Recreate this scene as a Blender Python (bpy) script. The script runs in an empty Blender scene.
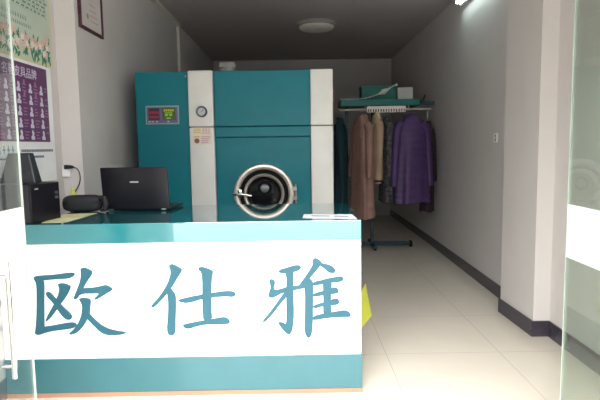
import bpy, bmesh, math, random
from mathutils import Vector, Matrix
random.seed(4)
PI = math.pi
SC = bpy.context.scene
COL = SC.collection

# ------------------------------------------------------------------ materials
def lin(h):
    v = [int(h[i:i+2], 16)/255 for i in (0, 2, 4)]
    return [c/12.92 if c <= .04045 else ((c+.055)/1.055)**2.4 for c in v] + [1.0]

def mat(name, hexa, rough=.5, metal=0.0, var=.04, scale=6.0, bump=0.0, bscale=60.0, emit=None, estr=0.0, spec=.5, coat=0.0, hex2=None):
    m = bpy.data.materials.new(name); m.use_nodes = True
    nt = m.node_tree; b = nt.nodes['Principled BSDF']
    tc = nt.nodes.new('ShaderNodeTexCoord')
    nz = nt.nodes.new('ShaderNodeTexNoise'); nz.inputs['Scale'].default_value = scale; nz.inputs['Detail'].default_value = 4
    nt.links.new(tc.outputs['Object'], nz.inputs['Vector'])
    cr = nt.nodes.new('ShaderNodeValToRGB')
    c = lin(hexa)
    lo = [x*(1-var) for x in c[:3]]+[1]; hi = [min(1, x*(1+var)) for x in c[:3]]+[1]
    if hex2: lo, hi = c, lin(hex2)
    cr.color_ramp.elements[0].color = lo; cr.color_ramp.elements[1].color = hi
    cr.color_ramp.elements[0].position = .35; cr.color_ramp.elements[1].position = .65
    nt.links.new(nz.outputs['Fac'], cr.inputs['Fac'])
    nt.links.new(cr.outputs['Color'], b.inputs['Base Color'])
    b.inputs['Roughness'].default_value = rough; b.inputs['Metallic'].default_value = metal
    b.inputs['Specular IOR Level'].default_value = spec; b.inputs['Coat Weight'].default_value = coat
    b.inputs['Coat Roughness'].default_value = .03
    if bump:
        n2 = nt.nodes.new('ShaderNodeTexNoise'); n2.inputs['Scale'].default_value = bscale
        nt.links.new(tc.outputs['Object'], n2.inputs['Vector'])
        bp = nt.nodes.new('ShaderNodeBump'); bp.inputs['Strength'].default_value = bump; bp.inputs['Distance'].default_value = .01
        nt.links.new(n2.outputs['Fac'], bp.inputs['Height']); nt.links.new(bp.outputs['Normal'], b.inputs['Normal'])
    if emit:
        b.inputs['Emission Color'].default_value = lin(emit); b.inputs['Emission Strength'].default_value = estr
    return m

def floor_mat():
    m = mat('glazed_floor_tile', 'D9D1C3', .14, var=.02, scale=3)
    nt = m.node_tree; b = nt.nodes['Principled BSDF']
    old = b.inputs['Base Color'].links[0].from_socket
    geo = nt.nodes.new('ShaderNodeNewGeometry'); sep = nt.nodes.new('ShaderNodeSeparateXYZ')
    nt.links.new(geo.outputs['Position'], sep.inputs[0])
    def line(sock, off):
        a = nt.nodes.new('ShaderNodeMath'); a.operation = 'SUBTRACT'; a.inputs[1].default_value = off - 8.0 - .0015
        nt.links.new(sock, a.inputs[0])
        d = nt.nodes.new('ShaderNodeMath'); d.operation = 'DIVIDE'; d.inputs[1].default_value = .8; nt.links.new(a.outputs[0], d.inputs[0])
        f = nt.nodes.new('ShaderNodeMath'); f.operation = 'FRACT'; nt.links.new(d.outputs[0], f.inputs[0])
        l = nt.nodes.new('ShaderNodeMath'); l.operation = 'LESS_THAN'; l.inputs[1].default_value = .004; nt.links.new(f.outputs[0], l.inputs[0])
        return l.outputs[0]
    mx = nt.nodes.new('ShaderNodeMath'); mx.operation = 'MAXIMUM'
    nt.links.new(line(sep.outputs[0], .615), mx.inputs[0]); nt.links.new(line(sep.outputs[1], 3.585), mx.inputs[1])
    mix = nt.nodes.new('ShaderNodeMix'); mix.data_type = 'RGBA'
    mix.inputs[7].default_value = lin('A79F94')
    nt.links.new(mx.outputs[0], mix.inputs[0]); nt.links.new(old, mix.inputs[6])
    nt.links.new(mix.outputs[2], b.inputs['Base Color'])
    return m

def glass_mat(name, tint, veil=.06, refl=.8):
    m = bpy.data.materials.new(name); m.use_nodes = True; nt = m.node_tree
    for n in list(nt.nodes):
        if n.type != 'OUTPUT_MATERIAL': nt.nodes.remove(n)
    out = [n for n in nt.nodes if n.type == 'OUTPUT_MATERIAL'][0]
    tr = nt.nodes.new('ShaderNodeBsdfTransparent'); tr.inputs[0].default_value = lin(tint)
    gl = nt.nodes.new('ShaderNodeBsdfGlossy'); gl.inputs['Roughness'].default_value = .0
    df = nt.nodes.new('ShaderNodeBsdfDiffuse'); df.inputs[0].default_value = lin('D5DDD8')
    lw = nt.nodes.new('ShaderNodeFresnel'); lw.inputs[0].default_value = 1.45
    mu = nt.nodes.new('ShaderNodeMath'); mu.operation = 'MULTIPLY'; mu.inputs[1].default_value = refl
    nt.links.new(lw.outputs[0], mu.inputs[0])
    nz = nt.nodes.new('ShaderNodeTexNoise'); nz.inputs['Scale'].default_value = 3
    v = nt.nodes.new('ShaderNodeMath'); v.operation = 'MULTIPLY'; v.inputs[1].default_value = veil*2; nt.links.new(nz.outputs['Fac'], v.inputs[0])
    m1 = nt.nodes.new('ShaderNodeMixShader'); m2 = nt.nodes.new('ShaderNodeMixShader')
    nt.links.new(v.outputs[0], m1.inputs[0]); nt.links.new(tr.outputs[0], m1.inputs[1]); nt.links.new(df.outputs[0], m1.inputs[2])
    nt.links.new(mu.outputs[0], m2.inputs[0]); nt.links.new(m1.outputs[0], m2.inputs[1]); nt.links.new(gl.outputs[0], m2.inputs[2])
    nt.links.new(m2.outputs[0], out.inputs[0])
    return m

M = dict(
    floor=floor_mat(),
    wall=mat('cream_wall_paint', 'CDC8C6', .6, var=.02, scale=2, bump=.03),
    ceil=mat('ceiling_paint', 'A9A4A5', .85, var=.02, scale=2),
    base=mat('dark_tile_baseboard', '3A3540', .2, var=.12, scale=12),
    pave=mat('street_paving', '8A8782', .8, var=.08, scale=1.5),
    facade=mat('shopfront_render', 'A8A29A', .8),
    trunk=mat('plastic_trunking', 'CFC8BE', .5),
    teal=mat('teal_enamel', '0E737F', .42, var=.03, spec=.25),
    tealgap=mat('dark_seam', '0B2A2F', .6),
    cream=mat('cream_enamel', 'DFDFDA', .4, var=.02),
    ctop=mat('teal_lacquered_glass', '1C6C74', .04, var=.03, spec=.9, coat=1.0),
    cteal=mat('teal_lacquer', '2F626A', .12, var=.03, coat=.2),
    cwhite=mat('white_panel', 'F4F5F4', .35, var=.01),
    letter=mat('teal_letter', '1B5262', .5, var=.05, scale=9),
    brown=mat('brown_edge_strip', '9C7863', .5),
    chrome=mat('polished_chrome', 'D8D6D0', .12, metal=1.0, var=.02),
    ringsteel=mat('satin_steel_ring', 'D6D0C6', .38, metal=.85, var=.03),
    steel=mat('brushed_steel', 'B9B8B4', .3, metal=1.0),
    gasket=mat('black_rubber_gasket', '0D0D0F', .8, spec=.2),
    porthole=mat('dark_porthole_glass', '14161A', .22, spec=.4),
    black=mat('black_plastic', '1B1B20', .4, var=.1),
    blackgloss=mat('glossy_black_plastic', '16151B', .3, var=.12, scale=20, spec=.3),
    vinyl=mat('black_wood_vinyl', '1D1B22', .5, var=.15, scale=14),
    grille=mat('charcoal_grille_cloth', '26272D', .85, bump=.3, bscale=400),
    nylon=mat('black_nylon', '1C1B20', .7, bump=.3, bscale=200),
    silver=mat('silver_badge', 'C4C4C8', .3, metal=.6),
    panelgrey=mat('grey_panel_frame', '86A0A8', .5),
    panelface=mat('violet_grey_panel', '5C5876', .4), display=mat('dark_display', '3A2A3C', .25),
    displayg=mat('dark_green_display', '44522E', .25),
    ledred=mat('red_led', '7A1030', .4, emit='B0183C', estr=.06),
    ledgreen=mat('green_led', '5C9A1C', .4, emit='86C81E', estr=.12),
    ledyellow=mat('yellow_led', '9C9A20', .4, emit='C8C030', estr=.1),
    button=mat('cream_button', 'C8BDB4', .5),
    sticker=mat('cream_sticker', 'E3D9C4', .6),
    stickpink=mat('pink_sticker_print', 'C7A2B0', .6),
    stickyel=mat('ochre_sticker_print', 'D3B57A', .6),
    stickbrown=mat('brown_sticker_print', '8A5B4C', .6),
    gaugeface=mat('gauge_face', 'BFC4C8', .3),
    gaugerim=mat('gauge_rim', '4E5258', .3, metal=.5),
    orange=mat('orange_valve', 'B9723C', .5),
    greywhite=mat('grey_white_plastic', 'B9B6B0', .5),
    white=mat('white_plastic', 'E9E7E2', .4),
    paper=mat('white_paper', 'EEEEF0', .7),
    flyeryel=mat('yellow_green_flyer', 'C2C27A', .6, hex2='E2DEC0', scale=9),
    bluegrey=mat('blue_grey_print', '7F93B8', .6),
    yellow=mat('yellow_sheet', 'B9BF3A', .5),
    lime=mat('lime_plastic', 'C4C46A', .35),
    purplep=mat('purple_poster_print', '5A2A5C', .45, var=.12, scale=5),
    pinkp=mat('pink_poster_print', 'A0709A', .5),
    icon=mat('pale_poster_print', 'CFCBDD', .5),
    greenp=mat('pale_green_poster_print', 'C6D2C2', .45, hex2='B6C6B6', scale=2),
    creamp=mat('cream_poster_border', 'D9CE9A', .5),
    inkgreen=mat('dark_green_ink', '5F7F6C', .6),
    inkteal=mat('teal_ink', '2E8FA0', .6),
    inkgrey=mat('grey_ink', '5C6470', .6),
    petal=mat('pink_petal_print', 'D9A9A0', .6, hex2='E6C4B6', scale=30),
    petalw=mat('white_petal_print', 'E6DCD2', .6),
    leaf=mat('green_leaf_print', '4F8A62', .6, hex2='2F6F5C', scale=30),
    frame=mat('dark_red_wood_frame', '4A2630', .4),
    certpaper=mat('certificate_paper', 'CFC8C6', .6),
    certmark=mat('certificate_mark', 'A58E84', .6),
    lampbase=mat('grey_lamp_base', '8D8986', .5),
    lampshade=mat('opal_lamp_shade', 'CFCBC6', .35),
    tube=mat('lit_tube', 'F4FFFF', .4, emit='DDF6F2', estr=8.0),
    rackteal=mat('teal_rack_paint', '116A66', .4),
    rackdark=mat('dark_teal_rack_paint', '123C48', .45),
    greenbox=mat('green_carton', '145F58', .6),
    whitebox=mat('white_carton', 'B4B2B0', .6),
    wrap=mat('crumpled_film', 'C3C6C2', .3),
    rail=mat('pink_white_rail', 'C4B0AC', .4), strip=mat('white_slotted_plastic', 'F0E6E2', .45),
    c_teal=mat('dark_teal_cloth', '0B343C', .8, bump=.3, bscale=40),
    c_pink=mat('dusty_pink_nylon', 'A37F74', .55, bump=.2, bscale=25, var=.1),
    c_beige=mat('beige_wool', 'B89C84', .85, bump=.3, bscale=40, var=.1),
    c_fur=mat('pale_fur', 'D6C6A8', .95, bump=.8, bscale=120, var=.2, scale=40),
    c_pat=mat('grey_speckled_cloth', '2A2B2E', .8, hex2='68676A', scale=28),
    c_purple=mat('purple_nylon', '4A3263', .5, bump=.2, bscale=25, var=.1),
    c_maroon=mat('dark_maroon_cloth', '35202A', .8),
    c_dark=mat('dark_stripe_knit', '2A2028', .85),
    frost=mat('frosted_white_film', 'F6F8F7', .6, var=.01),
    edge=mat('polished_glass_edge', 'B4BAB5', .3),
    gl=glass_mat('door_glass_left', 'F7F9F8', .02, .3), gr=glass_mat('door_glass_right', 'E4EAE4', .05, .3),
)

nt = M['frost'].node_tree; out_ = nt.nodes['Material Output']; tl_ = nt.nodes.new('ShaderNodeBsdfTranslucent'); tl_.inputs[0].default_value = lin('F6F8F7')
mxs = nt.nodes.new('ShaderNodeMixShader'); mxs.inputs[0].default_value = .5
nt.links.new(nt.nodes['Principled BSDF'].outputs[0], mxs.inputs[1]); nt.links.new(tl_.outputs[0], mxs.inputs[2]); nt.links.new(mxs.outputs[0], out_.inputs[0])

# ------------------------------------------------------------------ mesh building
class MB:
    def __init__(s): s.bm = bmesh.new()
    def _merge(s, b, mtx=None):
        if mtx is not None: b.transform(mtx)
        me = bpy.data.meshes.new('tmp'); b.to_mesh(me); b.free(); s.bm.from_mesh(me); bpy.data.meshes.remove(me); return s
    def box(s, x0, x1, y0, y1, z0, z1, bev=0.0, seg=2, mtx=None):
        b = bmesh.new(); bmesh.ops.create_cube(b, size=1)
        for v in b.verts: v.co = Vector(((x0+x1)/2+v.co.x*(x1-x0), (y0+y1)/2+v.co.y*(y1-y0), (z0+z1)/2+v.co.z*(z1-z0)))
        if bev: bmesh.ops.bevel(b, geom=list(b.edges), offset=bev, segments=seg, profile=.5, affect='EDGES')
        return s._merge(b, mtx)
    def loft(s, rings, cap=True, closed=True, mtx=None):
        b = bmesh.new(); R = [[b.verts.new(p) for p in r] for r in rings]
        n = len(rings[0])
        for i in range(len(R)-1):
            for j in range(n if closed else n-1):
                k = (j+1) % n
                b.faces.new((R[i][j], R[i][k], R[i+1][k], R[i+1][j]))
        if cap:
            b.faces.new(R[0][::-1]); b.faces.new(R[-1])
        bmesh.ops.recalc_face_normals(b, faces=list(b.faces))
        return s._merge(b, mtx)
    def lathe(s, prof, axis='z', at=(0, 0, 0), n=40, cap=False):
        rings = []
        for r, h in prof:
            ring = []
            for j in range(n):
                a = 2*PI*j/n; u, v = r*math.cos(a), r*math.sin(a)
                p = (u, v, h) if axis == 'z' else ((u, h, v) if axis == 'y' else (h, u, v))
                ring.append((p[0]+at[0], p[1]+at[1], p[2]+at[2]))
            rings.append(ring)
        return s.loft(rings, cap=cap)
    def tube(s, pts, r, n=10, cap=True):
        pts = [Vector(p) for p in pts]; rings = []
        rr = r if isinstance(r, (list, tuple)) else [r]*len(pts)
        up = None
        for i, p in enumerate(pts):
            t = (pts[min(i+1, len(pts)-1)]-pts[max(i-1, 0)]).normalized()
            if up is None:
                up = Vector((0, 0, 1)) if abs(t.z) < .9 else Vector((1, 0, 0))
            a = t.cross(up).normalized(); c = a.cross(t).normalized(); up = c
            rings.append([p+rr[i]*(math.cos(2*PI*j/n)*a+math.sin(2*PI*j/n)*c) for j in range(n)])
        return s.loft(rings, cap)
    def prism(s, poly, y0, y1, mtx=None):      # polygon in XZ extruded along Y
        b = bmesh.new()
        A = [b.verts.new((x, y0, z)) for x, z in poly]; B = [b.verts.new((x, y1, z)) for x, z in poly]
        n = len(poly); b.faces.new(A); b.faces.new(B[::-1])
        for i in range(n): b.faces.new((A[i], B[i], B[(i+1) % n], A[(i+1) % n]))
        bmesh.ops.recalc_face_normals(b, faces=list(b.faces))
        return s._merge(b, mtx)
    def prismz(s, poly, z0, z1):
        b = bmesh.new()
        A = [b.verts.new((x, y, z0)) for x, y in poly]; B = [b.verts.new((x, y, z1)) for x, y in poly]
        n = len(poly); b.faces.new(A); b.faces.new(B[::-1])
        for i in range(n): b.faces.new((A[i], B[i], B[(i+1) % n], A[(i+1) % n]))
        bmesh.ops.recalc_face_normals(b, faces=list(b.faces))
        return s._merge(b)
    def build(s, name, m, root=None, world=False, smooth=False, angle=40, label=None):
        me = bpy.data.meshes.new(name); s.bm.to_mesh(me); s.bm.free()
        me.materials.append(m)
        o = bpy.data.objects.new(name, me); COL.objects.link(o)
        if root is not None:
            top = root
            if world:
                W = Matrix.Identity(4); r = root
                while r is not None: W = r.matrix_basis @ W; r = r.parent
                me.transform(W.inverted())
            o.parent = root
        if smooth:
            for p in me.polygons: p.use_smooth = True
            me.set_sharp_from_angle(angle=math.radians(angle))
        if label: o['label'] = label
        return o

def merge_into(o, extra):                      # fold printed pattern meshes into the printed sheet they belong to
    bm = bmesh.new(); bm.from_mesh(o.data)
    for mb, m_ in extra:
        me = bpy.data.meshes.new('tmp'); mb.bm.to_mesh(me); mb.bm.free(); n0 = len(bm.faces); bm.from_mesh(me); bpy.data.meshes.remove(me)
        o.data.materials.append(m_); bm.faces.ensure_lookup_table()
        for f_ in bm.faces[n0:]: f_.material_index = len(o.data.materials)-1
    bm.to_mesh(o.data); bm.free()
def thing(name, label, cat, loc=(0, 0, 0), rz=0.0, group=None):
    o = bpy.data.objects.new(name, None); COL.objects.link(o); o.empty_display_size = .1
    o.location = loc; o.rotation_euler = (0, 0, rz)
    o.matrix_basis = Matrix.Translation(loc) @ Matrix.Rotation(rz, 4, 'Z')
    o['label'] = label; o['category'] = cat
    if group: o['group'] = group
    return o
def tag(o, label, cat, group=None):
    o['label'] = label; o['category'] = cat
    if group: o['group'] = group
    return o
def struct(o): o['kind'] = 'structure'; return o
def origin_to(o, loc):
    o.data.transform(Matrix.Translation(Vector(loc)).inverted()); o.location = loc; return o

def text_mesh(s, body, size, x, z, y, depth=.0006):      # standing text facing -Y, bottom-left at (x, z)
    c = bpy.data.curves.new('tmp', 'FONT'); c.body = body; c.size = size; c.extrude = depth
    o = bpy.data.objects.new('tmp', c); COL.objects.link(o)
    me = bpy.data.meshes.new_from_object(o.evaluated_get(bpy.context.evaluated_depsgraph_get()))
    bpy.data.objects.remove(o); bpy.data.curves.remove(c)
    b = bmesh.new(); b.from_mesh(me); bpy.data.meshes.remove(me)
    for v in b.verts: v.co = Vector((x+v.co.x, y-v.co.z, z+v.co.y))
    s._merge(b); return s

# ------------------------------------------------------------------ the room
CEIL = 3.2; BACK = 10.9; FRONT = 1.0
LW = [(-1.75, FRONT), (-1.75, 3.98), (-1.60, 3.98), (-1.60, 4.57), (-1.64, 4.57), (-1.64, BACK)]
RW = [(1.91, FRONT), (1.91, 3.88), (1.785, 3.88), (1.765, 4.47), (1.915, 4.47), (1.96, 7.5), (1.965, BACK)]
m = MB(); m.box(-2.0, 2.2, FRONT, BACK+.2, -.15, 0); struct(m.build('floor', M['floor']))
m = MB(); m.box(-2.0, 2.2, FRONT, BACK+.2, CEIL, CEIL+.15); struct(m.build('ceiling', M['ceil']))
m = MB(); m.prismz(LW+[(-2.0, BACK), (-2.0, FRONT)], 0, CEIL); struct(m.build('wall_left', M['wall']))
m = MB(); m.prismz(RW+[(2.2, BACK), (2.2, FRONT)], 0, CEIL); struct(m.build('wall_right', M['wall']))
m = MB(); m.box(-2.0, 2.2, BACK, BACK+.2, 0, CEIL); struct(m.build('wall_back', M['wall']))
OPX = 1.235; OPZ = 3.0
m = MB(); m.box(-2.6, -OPX, FRONT-.2, FRONT, 0, 3.7).box(OPX, 2.8, FRONT-.2, FRONT, 0, 3.7).box(-OPX, OPX, FRONT-.2, FRONT, OPZ, 3.7)
struct(m.build('wall_front', M['facade']))
m = MB(); m.box(-12, 12, -14, FRONT, -.15, -.02); struct(m.build('pavement', M['pave']))
def base_run(P, sgn, name):
    t = .014; Q = []
    for i, (x, y) in enumerate(P):
        Q.append((x-sgn*t, y-(t if i in (1, 2) else 0)+(t if i in (3, 4) else 0)))
    mm = MB(); mm.prismz(P+Q[::-1], 0, .12)
    struct(mm.build(name, M['base']))
base_run(RW, 1, 'baseboard_right'); base_run(LW, -1, 'baseboard_left')
# cable trunking along the left ceiling edge, dropping down the wall
m = MB(); m.box(-1.64, -1.585, 4.58, 7.62, CEIL-.05, CEIL-.001, .004).box(-1.64, -1.60, 7.58, 7.63, .125, CEIL-.05, .004)
struct(m.build('trim_1', M['trunk']))

# ------------------------------------------------------------------ glass doors, both leaves swung inwards
def glass_door(n, sx, gm, zt, zb, dh):
    x = sx*1.2; t = .004; d0, d1 = 1.05, 2.30
    root = bpy.data.objects.new('door_%d' % n, None); COL.objects.link(root); root.location = (x, d0, 0)
    root.matrix_basis = Matrix.Translation((x, d0, 0)); struct(root)
    mm = MB(); mm.box(x-t, x+t, d0, d1, .03, 2.62); mm.build('glass_pane', gm, root, True)
    mm = MB(); mm.box(x-t, x+t, d1+.0005, d1+.006, .03, 2.62); mm.build('polished_edge', M['edge'], root, True)
    mm = MB(); mm.box(x-t-.0012, x-t-.0004, d0, d1-.002, zb, zt).box(x+t+.0004, x+t+.0012, d0, d1-.002, zb, zt); mm.build('frosted_band', M['frost'], root, True)
    for s in (-1, 1):
        mm = MB(); mm.tube([(x+s*.05, dh, .55), (x+s*.05, dh, 1.03)], .011)
        mm.tube([(x+s*.007, dh, .60), (x+s*.05, dh, .60)], .007).tube([(x+s*.007, dh, .98), (x+s*.05, dh, .98)], .007)
        mm.build('pull_handle', M['chrome'], root, True, True)
    mm = MB(); mm.box(x-.016, x+.016, d0-.02, d0+.12, 0.004, .10, .003).box(x-.016, x+.016, d0-.02, d0+.12, 2.58, 2.66, .003); mm.build('pivot_fitting', M['steel'], root, True)
glass_door(1, -1, M['gl'], 1.222, .955, 2.06); glass_door(2, 1, M['gr'], 1.197, .962, 1.85)

# ------------------------------------------------------------------ reception counter
STROKES_OU = [[[-1.527,0.737],[-1.515,0.74],[-1.483,0.743],[-1.432,0.745],[-1.383,0.75],[-1.338,0.756],[-1.31,0.757],[-1.297,0.753],[-1.293,0.747],[-1.297,0.739],[-1.307,0.732],[-1.324,0.725],[-1.351,0.721],[-1.389,0.72],[-1.425,0.718],[-1.459,0.715],[-1.484,0.712],[-1.498,0.711],[-1.511,0.712],[-1.523,0.716],[-1.53,0.722],[-1.532,0.732]],[[-1.526,0.734],[-1.513,0.73],[-1.499,0.724],[-1.486,0.716],[-1.478,0.71],[-1.474,0.705],[-1.474,0.68],[-1.477,0.634],[-1.481,0.579],[-1.485,0.515],[-1.488,0.463],[-1.49,0.423],[-1.5,0.399],[-1.517,0.391],[-1.532,0.39],[-1.544,0.395],[-1.547,0.405],[-1.542,0.419],[-1.537,0.451],[-1.531,0.501],[-1.526,0.555],[-1.522,0.612],[-1.52,0.654],[-1.519,0.682],[-1.522,0.703],[-1.528,0.716],[-1.532,0.726],[-1.533,0.733]],[[-1.545,0.405],[-1.535,0.419],[-1.519,0.429],[-1.498,0.434],[-1.472,0.439],[-1.44,0.443],[-1.402,0.45],[-1.356,0.458],[-1.325,0.46],[-1.307,0.456],[-1.301,0.447],[-1.305,0.435],[-1.318,0.427],[-1.339,0.422],[-1.369,0.418],[-1.407,0.414],[-1.441,0.41],[-1.469,0.404],[-1.494,0.397],[-1.515,0.389],[-1.532,0.388],[-1.544,0.394]],[[-1.388,0.693],[-1.375,0.695],[-1.359,0.694],[-1.342,0.689],[-1.33,0.683],[-1.323,0.678],[-1.322,0.667],[-1.329,0.652],[-1.339,0.633],[-1.353,0.612],[-1.371,0.588],[-1.393,0.56],[-1.414,0.533],[-1.433,0.508],[-1.451,0.488],[-1.468,0.473],[-1.477,0.467],[-1.48,0.469],[-1.476,0.481],[-1.467,0.501],[-1.454,0.523],[-1.439,0.548],[-1.423,0.574],[-1.408,0.602],[-1.397,0.627],[-1.39,0.648],[-1.388,0.664],[-1.391,0.675],[-1.393,0.683],[-1.395,0.689]],[[-1.464,0.643],[-1.453,0.645],[-1.442,0.64],[-1.432,0.63],[-1.419,0.613],[-1.403,0.592],[-1.387,0.572],[-1.371,0.554],[-1.356,0.539],[-1.343,0.526],[-1.333,0.514],[-1.325,0.5],[-1.324,0.489],[-1.33,0.48],[-1.339,0.476],[-1.353,0.477],[-1.365,0.483],[-1.375,0.493],[-1.386,0.508],[-1.399,0.528],[-1.413,0.551],[-1.428,0.576],[-1.443,0.596],[-1.456,0.61],[-1.464,0.624],[-1.468,0.636]],[[-1.254,0.782],[-1.244,0.786],[-1.23,0.784],[-1.213,0.777],[-1.201,0.77],[-1.193,0.764],[-1.191,0.756],[-1.194,0.746],[-1.202,0.732],[-1.216,0.714],[-1.228,0.697],[-1.239,0.679],[-1.251,0.66],[-1.262,0.639],[-1.274,0.621],[-1.285,0.605],[-1.296,0.598],[-1.306,0.599],[-1.307,0.609],[-1.299,0.627],[-1.289,0.648],[-1.278,0.673],[-1.268,0.698],[-1.261,0.722],[-1.258,0.741],[-1.258,0.756],[-1.258,0.767],[-1.259,0.775]],[[-1.268,0.659],[-1.257,0.662],[-1.237,0.664],[-1.206,0.665],[-1.178,0.668],[-1.153,0.673],[-1.136,0.677],[-1.125,0.68],[-1.115,0.679],[-1.105,0.675],[-1.095,0.67],[-1.085,0.664],[-1.08,0.658],[-1.08,0.652],[-1.087,0.645],[-1.102,0.637],[-1.118,0.628],[-1.136,0.617],[-1.153,0.607],[-1.171,0.597],[-1.183,0.593],[-1.188,0.597],[-1.184,0.605],[-1.171,0.617],[-1.163,0.625],[-1.159,0.631],[-1.169,0.633],[-1.194,0.632],[-1.218,0.632],[-1.242,0.632],[-1.261,0.628],[-1.275,0.619],[-1.284,0.616],[-1.288,0.62],[-1.285,0.631],[-1.277,0.648]],[[-1.274,0.602],[-1.265,0.605],[-1.25,0.606],[-1.231,0.604],[-1.218,0.601],[-1.211,0.595],[-1.209,0.585],[-1.211,0.571],[-1.214,0.551],[-1.216,0.526],[-1.222,0.505],[-1.231,0.487],[-1.241,0.468],[-1.254,0.446],[-1.269,0.427],[-1.286,0.409],[-1.304,0.396],[-1.322,0.389],[-1.336,0.386],[-1.346,0.39],[-1.344,0.397],[-1.329,0.409],[-1.314,0.424],[-1.3,0.442],[-1.287,0.461],[-1.277,0.482],[-1.269,0.504],[-1.265,0.525],[-1.262,0.543],[-1.262,0.557],[-1.264,0.57],[-1.268,0.581],[-1.273,0.59],[-1.277,0.597]],[[-1.224,0.521],[-1.217,0.507],[-1.203,0.488],[-1.183,0.467],[-1.162,0.447],[-1.138,0.43],[-1.111,0.417],[-1.08,0.408],[-1.053,0.402],[-1.028,0.399],[-1.015,0.396],[-1.013,0.393],[-1.019,0.388],[-1.032,0.384],[-1.049,0.38],[-1.07,0.379],[-1.092,0.379],[-1.117,0.38],[-1.137,0.385],[-1.154,0.394],[-1.173,0.409],[-1.192,0.431],[-1.212,0.453],[-1.232,0.475],[-1.238,0.496],[-1.231,0.517]]]
STROKES_SHI = [[[-0.743,0.793],[-0.735,0.798],[-0.724,0.797],[-0.709,0.791],[-0.693,0.782],[-0.678,0.772],[-0.671,0.763],[-0.674,0.754],[-0.681,0.742],[-0.692,0.726],[-0.704,0.707],[-0.717,0.685],[-0.732,0.663],[-0.748,0.642],[-0.765,0.621],[-0.781,0.602],[-0.799,0.584],[-0.818,0.565],[-0.833,0.551],[-0.844,0.543],[-0.853,0.541],[-0.859,0.543],[-0.859,0.549],[-0.855,0.558],[-0.844,0.57],[-0.828,0.586],[-0.812,0.605],[-0.795,0.626],[-0.781,0.648],[-0.767,0.67],[-0.756,0.692],[-0.747,0.714],[-0.741,0.733],[-0.738,0.749],[-0.739,0.761],[-0.743,0.771],[-0.745,0.779],[-0.746,0.787]],[[-0.758,0.64],[-0.746,0.65],[-0.737,0.65],[-0.729,0.639],[-0.722,0.628],[-0.715,0.617],[-0.712,0.595],[-0.713,0.563],[-0.715,0.528],[-0.718,0.49],[-0.72,0.453],[-0.721,0.417],[-0.724,0.394],[-0.727,0.383],[-0.734,0.375],[-0.744,0.37],[-0.753,0.371],[-0.762,0.376],[-0.769,0.386],[-0.772,0.4],[-0.772,0.423],[-0.768,0.455],[-0.764,0.49],[-0.761,0.529],[-0.76,0.561],[-0.76,0.586],[-0.761,0.608],[-0.763,0.626]],[[-0.696,0.585],[-0.684,0.589],[-0.665,0.594],[-0.64,0.599],[-0.612,0.605],[-0.581,0.61],[-0.548,0.616],[-0.514,0.621],[-0.481,0.626],[-0.45,0.63],[-0.422,0.632],[-0.397,0.632],[-0.379,0.629],[-0.368,0.623],[-0.363,0.617],[-0.363,0.611],[-0.367,0.605],[-0.375,0.599],[-0.39,0.597],[-0.412,0.6],[-0.441,0.6],[-0.479,0.598],[-0.513,0.595],[-0.544,0.59],[-0.574,0.584],[-0.602,0.575],[-0.626,0.569],[-0.644,0.566],[-0.66,0.565],[-0.672,0.568],[-0.684,0.571],[-0.694,0.575],[-0.7,0.579],[-0.702,0.581]],[[-0.574,0.775],[-0.564,0.778],[-0.552,0.778],[-0.537,0.774],[-0.52,0.768],[-0.502,0.76],[-0.492,0.753],[-0.491,0.747],[-0.493,0.735],[-0.498,0.717],[-0.501,0.687],[-0.504,0.642],[-0.506,0.595],[-0.507,0.544],[-0.507,0.504],[-0.505,0.475],[-0.518,0.458],[-0.545,0.454],[-0.558,0.469],[-0.559,0.502],[-0.559,0.544],[-0.559,0.595],[-0.558,0.643],[-0.556,0.687],[-0.557,0.719],[-0.559,0.738],[-0.564,0.751],[-0.571,0.757],[-0.576,0.763],[-0.577,0.77]],[[-0.673,0.436],[-0.659,0.439],[-0.636,0.444],[-0.605,0.45],[-0.567,0.456],[-0.523,0.463],[-0.489,0.469],[-0.464,0.474],[-0.444,0.476],[-0.428,0.475],[-0.416,0.469],[-0.407,0.46],[-0.402,0.451],[-0.402,0.443],[-0.407,0.438],[-0.417,0.435],[-0.435,0.433],[-0.464,0.433],[-0.493,0.433],[-0.524,0.435],[-0.556,0.432],[-0.587,0.426],[-0.611,0.42],[-0.626,0.414],[-0.641,0.411],[-0.653,0.41],[-0.663,0.413],[-0.671,0.418],[-0.676,0.424],[-0.679,0.431]]]
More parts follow.
